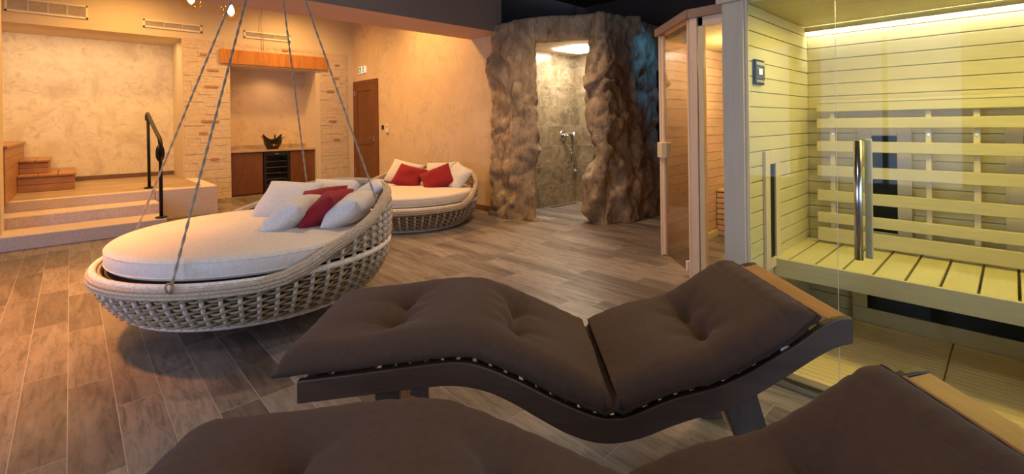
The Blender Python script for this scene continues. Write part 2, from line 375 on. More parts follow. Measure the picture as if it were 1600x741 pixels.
struct('wall_pillar_left', 'paint', -1.2, -.528, 7.08, 7.42, .15, 3.8)
# ledge stone cladding on the far wall
def ledge(x0, x1, z0, z1, m, mo, rnd):
    z = z0
    while z < z1 - .01:
        h = min(rnd.choice((.05, .062, .075, .09)), z1 - z); x = x0 - rnd.random() * .12
        while x < x1 - .005:
            wd = rnd.choice((.12, .17, .22, .28)); a = max(x, x0); b = min(x + wd, x1)
            if b - a > .012:
                d = .003 + rnd.random() * .010
                m.box(a + .0004, b - .0004, YW - .005 - d, YW, z + .0004, z + h - .0004)
            x += wd
        z += h
rnd = random.Random(3); m = MB(); m.box(1.37, 2.045, YW - .006, YW, 0, 2.735).box(3.60, 4.16, YW - .006, YW, 0, 2.70).box(2.045, 3.6, YW - .006, YW, 2.58, 2.735)
ledge(1.37, 2.045, 0.0, 2.735, m, None, rnd); ledge(3.60, 4.16, 0.0, 2.70, m, None, rnd); ledge(2.045, 3.60, 2.58, 2.735, m, None, rnd)
m.build('trim_ledge_stone', 'ledge', kind='structure', bev=.004)
m = MB()
for (x, z, wd) in ((1.60, 2.46, .10), (1.70, 2.20, .17), (1.66, 1.92, .20), (1.61, 1.33, .26), (1.58, 1.13, .12), (1.74, .68, .12), (3.74, 1.92, .14), (3.77, 1.32, .15), (3.90, 2.45, .09), (3.89, 2.19, .09), (3.86, .95, .12), (2.9, 2.66, .12)):
    m.box(x, x + wd, YW - .03, YW, z, z + .038)
m.build('trim_brick_inset', 'ledge_orange', kind='structure', bev=.003)
# wooden lintel
box('wooden_lintel', 'lintel', 1.885, 3.742, YW - .05, YW + .02, 2.345, 2.60, bev=.01, label='orange oak lintel beam over the bar niche', cat='lintel')
MB().box(2.047, 3.52, YW - .01, YW + .1, 2.325, 2.345).build('trim_niche_edge', 'paint', kind='structure')

# stone steps and block
st = empty('stone_steps', (0, 6.95, 0), label='pale speckled stone steps up to the raised platform, iron handrail on their right', cat='steps')
def step(x1, y0, y1, z):
    o = box('step', 'white_stone', -1.5, x1, y0 - 6.95, y1 - 6.95, 0, z, st, .01); return o
step(.835, 6.95, 7.46, .15); step(.825, 7.46, 7.90, .28); 
box('step', 'white_stone', -1.5, .822, 7.90 - 6.95, 8.02 - 6.95, 0, .402, st, .01)
blk = MB(); blk.box(.825, 1.53, 7.80, 7.94, 0, .405); blk.box(.825, 1.04, 7.9, 8.1, 0, .404); blk.box(1.37, 1.53, 7.94, 9.34, 0, .405)
blk.build('stone_plinth', 'white_stone', bev=.01, label='white stone block with tile inlay at the right end of the steps', cat='plinth')

# handrail
hr = empty('handrail', (.794, 8.2, .4), label='black wrought iron handrail with a curled end on the stone steps', cat='handrail')
ox, oy, oz = hr.location
def rel(p): return (p[0] - ox, p[1] - oy, p[2] - oz)
PA = (.794, 8.24, .405); PB = (.789, 7.04, .155)
MB().tube([rel(PA), rel((.79, 8.24, 1.40))], .019, 10).build('post', 'black', hr, True)
MB().tube([rel(PB), rel((.789, 7.04, 1.06))], .019, 10).build('post', 'black', hr, True)
for p in (PA, PB): MB().lathe([(.06, 0), (.06, .012), (.03, .02)], 16, Matrix.Translation(rel(p))).build('base_flange', 'black', hr)
pts = [(.79, 8.36, 1.35), (.79, 8.38, 1.40), (.79, 8.33, 1.435), (.79, 8.24, 1.43), (.79, 7.95, 1.34), (.79, 7.5, 1.21), (.79, 7.15, 1.12), (.79, 7.05, 1.06), (.79, 7.03, .98), (.79, 7.04, .90)]
MB().tube([rel(p) for p in smooth_path(pts, 40)], .023, 10).build('rail', 'black', hr, True)
cp = [(.79 + .042 * math.cos(a) * (1 - .12 * a / 6), 7.06 + .085 * math.cos(a) * (1 - .12 * a / 6), .93 + .10 * math.sin(a) * (1 - .12 * a / 6)) for a in [PI * .5 + i * .33 for i in range(24)]]
MB().tube([rel(p) for p in cp], .017, 8).build('scroll', 'black', hr, True)

# wooden deck box and steps on the platform
def slat_box(name, parent, x0, x1, y0, y1, z0, z1, mat_top, mat_side, nside=3, topdir='y', ntop=4, nm='body'):
    s = MB(); h = (z1 - z0 - .03) / nside
    for i in range(nside): s.box(x0, x1, y0, y1, z0 + i * h + .003, z0 + (i + 1) * h - .003)
    s.box(x0 + .008, x1 - .008, y0 + .008, y1 - .008, z0, z1 - .03)
    s.build(nm, mat_side, parent, bev=.004)
    t = MB()
    for i in range(ntop):
        if topdir == 'y': a = (x1 - x0 + .02) / ntop; t.box(x0 - .0 + i * a + .003, x0 + (i + 1) * a - .003, y0 - .02, y1, z1 - .028, z1)
        else: a = (y1 - y0 + .02) / ntop; t.box(x0, x1 + .02, y0 - .02 + i * a + .003, y0 - .02 + (i + 1) * a - .003, z1 - .028, z1)
    t.build('tread', mat_top, parent, bev=.004)
ws = empty('tub_surround', (-.9, 8.9, .4), label='tall slatted wooden box of the raised tub at the far left', cat='tub surround')
slat_box('b', ws, -.6, .38, -1.42, 1.46, 0, .66, 'deck_wood_y', 'deck_wood_y', 5, 'x', 5, 'side_panel')
ws = empty('wooden_steps', (-.25, 9.6, .4), label='two tier slatted wooden step stool beside the tub box', cat='steps')
slat_box('b', ws, -.268, .29, -.63, .76, 0, .225, 'deck_wood_y', 'deck_wood', 2, 'y', 3, 'lower_step')
slat_box('b', ws, -.268, .02, -.28, .76, .225, .41, 'deck_wood_y', 'deck_wood', 2, 'y', 2, 'upper_step')

# air vents
def vent(x0, x1, z0, z1, n, label):
    y = YW - .018; r = empty('air_vent', ((x0 + x1) / 2, YW, z0), label=label, cat='air vent', group='air vents on the far wall')
    cx = (x0 + x1) / 2; m = MB(); t = .028
    for b in ((x0, x1, z0, z0 + t), (x0, x1, z1 - t, z1), (x0, x0 + t, z0, z1), (x1 - t, x1, z0, z1)): m.box(b[0] - cx, b[1] - cx, -.018, 0, b[2] - z0, b[3] - z0)
    m.build('frame', 'grille', r, bev=.003)
    MB().box(x0 - cx + t, x1 - cx - t, -.006, -.002, t, z1 - z0 - t).build('backing', 'grille_dark', r)
    g = MB(); k = int((z1 - z0 - 2 * t) / .016)
    for i in range(k):
        z = t + .005 + i * .016; M = Matrix.Translation((0, -.010, z)) @ Matrix.Rotation(rad(-35), 4, 'X'); g.box(x0 - cx + t, x1 - cx - t, -.006, .006, -.0012, .0012, M)
    for i in range(1, n): xx = x0 - cx + t + (x1 - x0 - 2 * t) * i / n; g.box(xx - .004, xx + .004, -.016, -.003, t, z1 - z0 - t)
    g.build('louvre', 'grille', r)
vent(-.64, .21, 2.86, 3.06, 4, 'large white louvred air vent high at the far left')
vent(.85, 1.64, 2.835, 2.965, 3, 'white louvred air vent above the corner of the plaster recess')
vent(2.27, 3.06, 2.835, 2.965, 3, 'white louvred air vent above the wooden lintel')

# bar niche
cab = empty('bar_cabinet', (2.32, 9.7, 0), label='walnut bar cabinet left of the wine cooler', cat='cabinet', group='bar cabinets in the niche')
box('body', 'cab_wood', -.272, .262, -.22, .3, .0, .775, cab); box('door', 'cab_wood', -.268, .258, -.24, -.221, .03, .77, cab, .003)
cab = empty('bar_cabinet', (3.28, 9.7, 0), label='walnut bar cabinet right of the wine cooler', cat='cabinet', group='bar cabinets in the niche')
box('body', 'cab_wood', -.225, .238, -.22, .3, .0, .775, cab); box('door', 'cab_wood', -.221, .234, -.24, -.221, .03, .77, cab, .003)
wt = empty('bar_worktop', (2.78, 9.7, .78), label='beige marble worktop of the bar niche', cat='worktop')
box('slab', 'marble', -.733, .739, -.27, .299, 0, .035, wt, .004); box('backsplash', 'marble', -.733, .739, .282, .299, .035, .11, wt)
wc = empty('wine_cooler', (2.82, 9.7, 0), label='black under-counter wine cooler with glass door and wire shelves', cat='wine cooler')
m = MB(); m.box(-.23, -.21, -.22, .29, .01, .77); m.box(.21, .23, -.22, .29, .01, .77); m.box(-.21, .21, -.22, .29, .01, .05); m.box(-.21, .21, -.22, .29, .73, .77); m.box(-.21, .21, .27, .29, .05, .73); m.build('body', 'blackplastic', wc)
m = MB(); m.box(-.228, -.185, -.25, -.222, .01, .77); m.box(.185, .228, -.25, -.222, .01, .77); m.box(-.185, .185, -.25, -.222, .01, .05); m.box(-.185, .185, -.25, -.222, .70, .77); dr = m.build('door', 'blackplastic', wc, bev=.003)
MB().box(-.185, .185, -.238, -.233, .05, .70).build('pane', 'glass', dr)
MB().box(-.03, .03, -.252, -.25, .728, .738).build('badge', 'silver', dr)
for i in range(5):
    s = MB(); z = .15 + i * .11
    s.box(-.19, .19, -.203, -.197, z - .003, z + .003)
    for k in range(9): s.box(-.19 + k * .046, -.187 + k * .046, -.2, .25, z - .002, z + .002)
    s.build('shelf', 'chrome', wc)
# champagne bucket (oval boat shaped)
bk = empty('champagne_bucket', (2.79, 9.62, .815), label='black boat-shaped ice bucket with gold crest on the marble worktop', cat='ice bucket')
m = MB(); NU = 40; NV = 10
def buck(u, v, s=1.0):
    a = 2 * PI * u; rx = (.095 + .075 * v ** .8) * s; ry = (.06 + .05 * v) * s; h = .18 + .10 * (math.cos(a) ** 2) ** 1.3
    return (rx * math.cos(a), ry * math.sin(a), v * h + (.006 if s < 1 else 0))
m.grid(lambda u, v: buck(u, v), NU, NV); m.grid(lambda u, v: buck(u, v, .95), NU, NV)
m.lathe([(.0845, .001), (.0, .004)], 24, Matrix.Diagonal((1, .7, 1, 1)), cap=False)
m.build('bowl', 'blackplastic', bk, True)
MB().box(-.014, .014, -.098, -.094, .055, .10).box(-.045, .055, -.101, -.097, .078, .086).build('crest', 'foil', bk)
def bottle(loc, tilt_y, tilt_x, neck, label):
    r = empty('champagne_bottle', loc, label=label, cat='bottle', group='bottles in the ice bucket')
    r.rotation_euler = (rad(tilt_x), rad(tilt_y), 0)
    MB().lathe([(.036, 0), (.038, .02), (.038, .12), (.03, .15), (.016, .18), (.0145, .19)], 20).build('body', 'bottle', r, True)
    MB().lathe([(.0165, .185), (.016, .25), (.019, .255), (.019, .275), (.0, .278)], 16).build('neck_foil', neck, r, True)
bottle((2.735, 9.62, .83), -28, 0, 'foil', 'bottle with orange foil leaning out of the left of the ice bucket')
bottle((2.82, 9.63, .83), 3, 6, 'foil', 'gold-topped bottle upright in the middle of the ice bucket')
bottle((2.85, 9.61, .83), 32, 0, 'silver', 'bottle with silver foil leaning out of the right of the ice bucket')
for x in (3.10, 3.21):
    t = MB().lathe([(.026, 0), (.028, .004), (.031, .17), (.029, .17), (.026, .012), (0, .012)], 20, cap=False).build('drinking_glass', 'glass', None, True, label='tall clear glass on the worktop, %s' % ('the one closer to the ice bucket' if x < 3.15 else 'the one farther right from the ice bucket'), cat='glass', group='tall glasses on the worktop')
    t.location = (x, 9.6, .816)

# door, exit sign, switches
X = 4.288
d = empty('door_1', (X, 8.8, 0), kind='structure')
m = MB(); m.box(-.03, .0, -.52, -.44, 0, 2.14); m.box(-.03, .0, .44, .52, 0, 2.14); m.box(-.03, .0, -.44, .44, 2.06, 2.14); m.build('door_frame', 'door_wood', d, bev=.004)
m = MB(); m.box(-.018, 0, -.44, .44, .01, 2.06)
for (a, b, lo, hi) in ((-.44, -.33, .01, 2.06), (.33, .44, .01, 2.06), (-.33, .33, .01, .2), (-.33, .33, .86, .98), (-.33, .33, 1.93, 2.06)): m.box(-.028, -.018, a, b, lo, hi)
lf = m.build('door_leaf', 'door_wood', d, bev=.003)
MB().tube([(-.03, -.38, 1.0), (-.075, -.38, 1.0), (-.08, -.37, 1.0), (-.08, -.25, 1.0)], .009, 8).box(-.036, -.028, -.395, -.365, .93, 1.05).build('handle', 'chrome', lf)
for z in (.3, 1.85): MB().tube([(-.032, .44, z), (-.032, .44, z + .09)], .008, 8).build('hinge', 'chrome', d)
ex = empty('exit_sign', (X, 8.92, 2.29), label='small green and white emergency exit sign on the wall above the door', cat='exit sign')
box('body', 'exitwhite', -.03, 0, -.15, .15, 0, .13, ex, .004)
MB().box(-.033, -.03, .02, .13, .012, .118).build('green_panel', 'green', ex); MB().box(-.033, -.03, -.10, -.05, .012, .118).build('green_panel', 'green', ex)
# running figure (white) in the panel and an arrow
g = MB(); g.box(-.035, -.033, .062, .082, .045, .085); g.box(-.035, -.033, .066, .08, .09, .104); g.box(-.035, -.033, .046, .066, .03, .05); g.box(-.035, -.033, .08, .098, .026, .04); g.box(-.035, -.033, .045, .1, .068, .076)
g.build('pictogram', 'exitwhite', ex); g = MB(); g.box(-.035, -.033, -.079, -.071, .04, .10); g.add([(-.035, -.092, .045), (-.035, -.058, .045), (-.035, -.075, .022)], [(0, 1, 2)])
g.build('arrow', 'exitwhite', ex)
ls = empty('light_switch', (X, 8.12, 1.16), label='small dark square light switch beside the door', cat='switch')
box('plate', 'blackplastic', -.01, 0, -.04, .04, 0, .08, ls, .003); box('rocker', 'blackplastic', -.016, -.01, -.02, .02, .02, .06, ls)
th = empty('thermostat', (X, 7.93, 1.10), label='white wall thermostat to the right of the dark switch', cat='thermostat')
box('body', 'whiteplastic', -.028, 0, -.05, .05, 0, .16, th, .006); box('display', 'grille_dark', -.031, -.028, -.025, .025, .095, .13, th)

# ------------------------------------------------------------------ globe pendants
def pendant(x, y, z, ztop, label):
    r = empty('globe_pendant', (x, y, ztop), label=label, cat='pendant lamp', group='glass globe pendants above the far lounge')
    zc = z - ztop; R = .115
    prof = [(R * math.sin(PI * t / 20), -R * math.cos(PI * t / 20)) for t in range(0, 19)]
    MB().lathe([(a, zc + b) for a, b in prof], 32, cap=False).build('globe', 'bulbglass', r, True)
    MB().lathe([(.0, zc + .19), (.024, zc + .18), (.026, zc + .10), (.018, zc + .09)], 16).build('socket', 'foil', r, True)
    MB().lathe([(.012, zc + .09), (.03, zc + .04), (.036, zc + .01), (.03, zc - .02), (.012, zc - .038), (0, zc - .04)], 20, cap=False).build('bulb', 'filament', r, True)
    MB().tube([(0, 0, zc + .18), (0, 0, 0)], .004, 6).build('cord', 'black', r); MB().lathe([(.05, -.03), (.05, 0)], 20).build('ceiling_rose', 'black', r)
pendant(1.05, 6.6, 2.735, 3.7, 'clear glass globe pendant, left and largest of the three'); pendant(1.31, 6.2, 2.77, 3.7, 'clear glass globe pendant mostly cut by the top edge'); pendant(1.46, 6.6, 2.655, 3.7, 'lowest glass globe pendant with a bright teardrop bulb')
MB().tube(smooth_path([(2.555, 9.33, 3.69), (2.55, 9.33, 3.3), (2.54, 9.32, 3.05), (2.57, 9.32, 2.9), (2.575, 9.32, 2.61)], 24), .0045, 6).build('hanging_cable', 'rope', None, True, label='thin grey cable hanging down to the wooden lintel', cat='cable')

# ------------------------------------------------------------------ rock shower
def fbm(p, o=4):
    return sum(noise.noise(p * (2 ** i)) / 2 ** i for i in range(o))
def rock_column(name, plan, z0, z1, amp, seed, parent, mat='rock', step_=.03, side=None):
    pts = []; n = len(plan)
    for i in range(n):
        a = Vector(plan[i]); b = Vector(plan[(i + 1) % n]); k = max(1, int((b - a).length / step_))
        for j in range(k): pts.append(a.lerp(b, j / k))
    m = len(pts)
    for _ in range(2): pts = [(pts[i - 1] + pts[i] * 2 + pts[(i + 1) % m]) / 4 for i in range(m)]
    c = sum(pts, Vector((0, 0))) / m; nz = int((z1 - z0) / .028); rows = []
    for k in range(nz + 1):
        z = z0 + (z1 - z0) * k / nz; row = []
        for i, p in enumerate(pts):
            t = (pts[(i + 1) % m] - pts[i - 1]).normalized(); nn = Vector((t.y, -t.x))
            q = Vector((p.x * 1.1, p.y * 1.1, z * .8 + seed))
            wv = Vector((fbm(q * 1.3 + Vector((7, 3, 1)), 3), fbm(q * 1.3 + Vector((1, 9, 4)), 3), 0)) * .5
            d = fbm(q * 1.8 + wv, 3); rid = 1 - abs(fbm(q * 2.6 + wv * 2, 2)) * 2.2; fine = fbm(q * 8, 3)
            r2 = abs(fbm(Vector((q.x * 2.6, q.y * 2.6, q.z * 1.3)) + wv * 4, 2)); off = amp * (d * 1.2 + rid * .3 - .2 + fine * .12 - .55 * math.exp(-r2 * 9) + .4 * math.sin(q.z * 2.6 + 5 * d))
            if side: off += side(p, z)
            row.append((p.x + nn.x * off, p.y + nn.y * off, z + .01 * fine))
        rows.append(row)
    vs = [v for r in rows for v in r]; fs = [(k * m + i, k * m + (i + 1) % m, (k + 1) * m + (i + 1) % m, (k + 1) * m + i) for k in range(nz) for i in range(m)]
    fs.append(tuple(nz * m + i for i in range(m))); b = MB(); b.add(vs, fs); return b.build(name, mat, parent, True)
rk = empty('rock_shower', (5.0, 4.1, 0), label='walk-in shower cave of carved brown artificial rock', cat='shower')
def sh(pl): return [(x - 5.0, y - 4.1) for x, y in pl]
def bulge(p, z): return 0.0
rock_column('rock_pillar', sh([(4.17, 4.88), (4.13, 4.6), (4.12, 4.36), (4.23, 4.06), (4.31, 4.09), (4.36, 4.2), (4.33, 4.42), (4.36, 4.88)]), 0, 2.56, .055, 2.3, rk)
rock_column('rock_pillar', sh([(4.60, 3.58), (4.57, 3.42), (4.66, 3.30), (5.2, 3.29), (5.86, 3.32), (5.90, 3.42), (5.86, 3.5), (4.86, 3.5), (4.72, 3.66)]), 0, 2.56, .085, 11.7, rk)
# lintel over the opening and the crown
M = Matrix.Translation((4.27 - 5, 4.12 - 4.1, 0)) @ Matrix.Rotation(math.atan2(3.56 - 4.12, 4.62 - 4.27), 4, 'Z')
m = MB()
NX, NZ = 26, 10
def lf_(u, v):
    a = u * 4  # around the section: front, top, back, bottom
    return None
def lint(u, v):
    per = [(-.02, 2.275), (-.02, 2.56), (.20, 2.57), (.20, 2.275)]
    t = (v * 4) % 4; i = int(t) % 4; f = t - int(t); p, q = per[i], per[(i + 1) % 4]
    y = p[0] + (q[0] - p[0]) * f; z = p[1] + (q[1] - p[1]) * f; x = -.1 + u * .86
    n = fbm(Vector((x * 3, y * 3, z * 3 + 5)), 3) * .018
    return tuple(M @ Vector((x, y - n, z + n * .3)))
m.grid(lint, NX, 40); m.build('rock_lintel', 'rock', rk, True)
# crown filling between the pillars above the walls
rock_column('rock_crown', sh([(5.6, 3.36), (6.08, 3.36), (6.08, 3.5), (5.6, 3.5)]), 1.95, 2.57, .03, 4.2, rk)
box('tiled_wall', 'tile_x', 4.30 - 5, 5.86 - 5, 4.72 - 4.1, 4.80 - 4.1, 0, 2.35, rk)
box('tiled_wall', 'tile_y', 5.78 - 5, 5.86 - 5, 3.52 - 4.1, 4.72 - 4.1, 0, 2.35, rk)
m = MB(); m.prism(sh([(4.34, 4.16), (4.74, 3.60), (5.78, 3.56), (5.78, 4.72), (4.34, 4.72)]), 2.285, 2.33); m.build('shower_ceiling', 'paint', rk)
box('ceiling_light', 'shower_light', 5.0 - 5, 5.55 - 5, 3.95 - 4.1, 4.45 - 4.1, 2.265, 2.285, rk, .005)
m = MB(); m.box(5.1 - 5, 5.7 - 5, 4.60 - 4.1, 4.66 - 4.1, .001, .006)
for i in range(24): m.box(5.11 - 5 + i * .0245, 5.12 - 5 + i * .0245, 4.605 - 4.1, 4.655 - 4.1, .006, .008)
m.build('drain', 'chrome', rk)
vl = empty('shower_valve', (5.5, 4.72, 1.04), label='round chrome mixer valve on the shower wall', cat='shower valve')
MX = Matrix.Rotation(rad(90), 4, 'X')
MB().lathe([(.085, 0), (.085, .008), (.07, .012)], 32, MX).build('plate', 'chrome', vl, True)
MB().lathe([(.035, .012), (.035, .05), (.028, .055)], 24, MX).box(-.01, .01, -.10, -.04, -.01, .01).build('lever', 'chrome', vl, True)
hs = empty('hand_shower', (5.69, 4.72, .98), label='chrome hand shower with looped hose hanging by the corner', cat='hand shower')
MB().lathe([(.028, 0), (.028, .04), (.02, .045)], 20, Matrix.Translation((0, 0, .08)) @ MX).build('holder', 'chrome', hs, True)
MB().tube([(0, -.05, .11), (0, -.055, .02), (0, -.06, -.1)], [.03, .016, .012], 12).build('handset', 'chrome', hs, True)
hp = smooth_path([(0, -.06, -.1), (-.02, -.05, -.3), (-.05, -.04, -.43), (0, -.04, -.49), (.045, -.04, -.42), (.02, -.04, -.25), (-.03, -.03, -.17), (-.05, -.01, -.16)], 50)
MB().tube(hp, .008, 8).build('hose', 'chrome', hs, True)
MB().tube(smooth_path([(.01, -.05, -.2), (.06, -.05, -.38), (.07, -.04, -.47), (.03, -.04, -.5), (-.01, -.04, -.42), (-.03, -.03, -.2)], 40), .007, 8).build('hose', 'chrome', hs, True)
spot('colour_lamp', (5.2, 2.5, 3.0), (5.6, 3.3, 2.0), 50, (.10, .45, 1), 42, .8, .04)

# ------------------------------------------------------------------ corner sauna cabin (far)
c1 = empty('corner_sauna', (4.3, 1.5, 0), label='corner sauna cabin in pinkish wood with angled bronze glass side', cat='sauna cabin')
O = Vector((4.3, 1.5)); A = Vector((4.01, 2.24)) - O; B = Vector((3.52, 1.71)) - O
def r1(x, y): return Vector((x, y)) - O
# posts
def obox(name, mat, p, q, thick, z0, z1, parent, bev=.003, side=0.0):
    d_ = (q - p); l = d_.length; M = Matrix.Translation((p.x, p.y, 0)) @ Matrix.Rotation(math.atan2(d_.y, d_.x), 4, 'Z')
    return MB().box(0, l, side - thick / 2, side + thick / 2, z0, z1, M).build(name, mat, parent, bev=bev)
dirn = (B - A).normalized()
obox('post', 'alder', A + dirn * .0, A + dirn * .045, .045, 0, 2.02, c1)
obox('post', 'alder', B - dirn * .03, B + dirn * .0, .045, 0, 2.02, c1)
obox('header', 'alder_brown', A - dirn * .03, B + dirn * .03, .10, 2.02, 2.09, c1, .004)
dr = obox('door', 'glass_amber', A + dirn * .05, B - dirn * .034, .008, .03, 2.0, c1, 0)
obox('door_stile', 'alder', A + dirn * .046, A + dirn * .095, .03, .02, 2.01, dr); 
hd = obox('handle', 'cabin_z', A + dirn * .0, A + dirn * .13, .09, .90, 1.04, dr, .006)
obox('hinge', 'chrome', B - dirn * .13, B - dirn * .05, .04, 1.86, 1.93, dr)
obox('doorstop', 'whiteplastic', B - dirn * .10, B - dirn * .06, .05, .04, .12, c1)
PXF = 3.52 - 4.3
# front frame along Y
m = MB(); m.box(PXF - .03, PXF + .03, .15, .21, 0, 2.02); m.build('post', 'alder', c1, bev=.003)
box('post', 'cabin_z', PXF - .02, PXF + .03, .105, .145, 0, 2.02, c1, .003)
box('header', 'alder_brown', PXF - .045, PXF + .04, -.55, .235, 2.02, 2.09, c1, .004)
box('top_rail', 'alder', PXF - .02, PXF + .03, -.55, .145, 1.95, 2.02, c1, .003)
box('glass_panel', 'glass', PXF, PXF + .008, -.55, .105, .02, 1.95, c1)
box('bottom_rail', 'alder', PXF - .02, PXF + .03, -.55, .145, 0, .03, c1)
# inside
sw = MB(); z = 0.0
while z < 2.0:
    sw.box(.0 - .27, 1.7, .70, .72, z + .002, min(z + .088, 2.02)); z += .09
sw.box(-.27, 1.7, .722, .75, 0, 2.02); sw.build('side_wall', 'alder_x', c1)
box('wall_trim', 'cabin_x', -.27, .8, .68, .70, 0, .06, c1)
bw = MB(); z = 0.0
while z < 2.0:
    bw.box(1.62, 1.64, -.55, .70, z + .002, min(z + .088, 2.02)); z += .09
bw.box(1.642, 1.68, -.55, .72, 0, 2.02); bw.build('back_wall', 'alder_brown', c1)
cl = MB()
for i in range(25): cl.box(-.74 + max(0, (-.504 + i * .05) - .2) * .95, 1.62, -.55 + i * .05, -.504 + i * .05, 1.985, 2.0)
cl.box(-.74, 1.62, -.55, .2, 2.0, 2.02)
cl.prism([(-.74, .2), (1.62, .2), (1.62, .7), (-.27, .7)], 2.0, 2.018)
cl.build('ceiling_panel', 'cabin_x', c1)
box('end_wall', 'alder', PXF, 1.62, -.58, -.55, 0, 2.02, c1)
bn = MB()
for i in range(8): bn.box(.76, .785, -.55, .69, .01 + i * .058, .055 + i * .058)
bn.box(.785, .80, -.55, .69, 0, .46); bn.build('bench_front', 'alder_x', c1)
bt = MB()
for i in range(5): bt.box(.75 + i * .17, .905 + i * .17, -.55, .69, .475, .50)
bt.build('bench_seat', 'cabin', c1, bev=.003)
box('corner_heater', 'heater', 1.2, 1.3, .66, .70, 1.35, 1.65, c1); box('backrest', 'cabin_z', .95, 1.25, .64, .70, .55, .95, c1)
point('sauna_lamp', (4.5, 1.6, 1.85), 42, (1, .74, .40), .1)

# ------------------------------------------------------------------ infrared cabin (near)
c2 = empty('infrared_cabin', (2.9, 0, 0), label='infrared sauna cabin with glass front, yellow-lit boards and slatted backrest', cat='sauna cabin')
XF, YI, XB, ZC = 2.39 - 2.9, .886, 3.39 - 2.9, 1.80
def V2(a, b, c, d, z0, z1): pass
m = MB(); m.box(XF - .02, XF + .03, YI + .005, YI + .105, 0, 1.83); m.build('corner_post', 'grey_post', c2, bev=.003)
m = MB(); m.box(XF - .045, XF + .06, YI - .00, YI + .125, 1.805, 1.95); m.box(XF - .045, XF + .06, -.6, YI, 1.88, 1.95); m.build('cornice', 'grey_post', c2, bev=.004)
box('glass_trim', 'cabin_z', XF + .0, XF + .02, YI - .008, YI + .004, 0, 1.83, c2)
# side wall boards (Y = YI)
P_ = .0753
sw = MB(); z = .015
while z < ZC - .01:
    z1 = min(z + P_ - .004, ZC); sw.prism([(XF + .03, 0), (XB, 0), (XB, .014), (XF + .03, .014)], z, z1, Matrix.Translation((0, YI, 0))); z += P_
sw.build('side_boards', 'cabin_x', c2, bev=.0022)
box('side_wall', 'cabin_x', XF + .03, XB + .05, YI + .014, YI + .10, 0, 1.88, c2)
bw = MB(); z = .015
while z < ZC - .01:
    z1 = min(z + P_ - .004, ZC); bw.box(XB, XB + .014, -.6, YI, z, z1); z += P_
bw.build('back_boards', 'cabin', c2, bev=.0022)
box('back_wall', 'cabin', XB + .014, XB + .06, -.65, YI + .014, 0, 1.88, c2)
box('end_wall', 'cabin_x', XF + .03, XB + .05, -.68, -.6, 0, 1.88, c2)
cl = MB(); i = 0; x = XF + .03
while x < XB - .06: cl.box(x, x + .034, -.6, YI, ZC, ZC + .012); x += .038
cl.box(XF + .03, XB, -.6, YI, ZC + .012, ZC + .03); cl.build('ceiling_slats', 'cabin', c2, bev=.001)
box('light_cove', 'cabin', XB - .055, XB - .043, -.6, YI, ZC - .03, ZC, c2)
box('led_strip', 'led', XB - .04, XB - .022, -.6, YI - .002, ZC - .012, ZC - .002, c2)
# bench
bt = MB(); y = -.6; k = 0
while y < YI - .02:
    bt.box(2.755 - 2.9, XB - .02, y + .004, min(y + .112, YI), .468, .49); y += .118
bt.build('bench_seat', 'cabin_x', c2, bev=.002)
box('bench_fascia', 'cabin', 2.735 - 2.9, 2.755 - 2.9, -.6, YI - .001, .395, .49, c2, .003)
box('bench_support', 'cabin', 2.757 - 2.9, XB - .02, .80, .82, .40, .466, c2)
# heater under the bench
hp = empty('floor_heater', (XB - .035, .1, .045)); hp.parent = c2
m = MB(); m.box(0, .03, -.7, .56, 0, .085); m.box(0, .03, -.7, .56, .23, .30); m.box(0, .03, .49, .56, .085, .23); m.build('frame', 'cabin', hp, bev=.003)
MB().box(.012, .02, -.7, .49, .085, .23).build('element', 'heater', hp)
# back heaters behind the slats
def heater(y0, y1):
    h = empty('back_heater', (XB - .03, y0, .49)); h.parent = c2; wd = y1 - y0; f = .062
    m = MB(); m.box(0, .028, 0, f, 0, .70); m.box(0, .028, wd - f, wd, 0, .70); m.box(0, .028, f, wd - f, 0, .09); m.box(0, .028, f, wd - f, .64, .70); m.build('frame', 'cabin_z', h, bev=.002)
    MB().box(.010, .018, f, wd - f, .09, .64).build('element', 'heater', h)
heater(.385, .625); heater(-.215, .03)
for (a, b) in ((.724, .749), (.297, .32), (.114, .139)): box('batten', 'cabin_z', XB - .095, XB - .06, a, b, .55, 1.27, c2, .002)
for (a, b) in ((.72, .745), (.295, .32), (.114, .139)):
    for z in (1.14, .78): MB().tube([(XB - .099, (a + b) / 2, z), (XB - .094, (a + b) / 2, z)], .006, 10).build('screw', 'chrome', c2)
m = MB()
for (lo, hi) in ((1.272, 1.325), (1.175, 1.232), (1.038, 1.098), (.89, .952), (.743, .806), (.615, .675)): m.box(XB - .122, XB - .097, -.6, .811, lo, hi)
m.box(XB - .122, XB - .097, -.6, .811, .505, .585); bs_ = m.build('backrest_slats', 'cabin', c2, bev=.003)
m = MB(); m.box(XB - .127, XB - .06, -.6, .80, 1.322, 1.336); m.build('backrest_cap', 'cabin', c2, bev=.002)
# duckboard floor
m = MB(); x = XF + .05
while x < XB - .04:
    m.box(x, x + .036, .228, YI, .02, .045); m.box(x, x + .036, -.6, .222, .02, .045); x += .04
m.box(XF + .04, XB, -.6, YI, 0, .02); m.build('duckboard', 'duck', c2, bev=.0015)
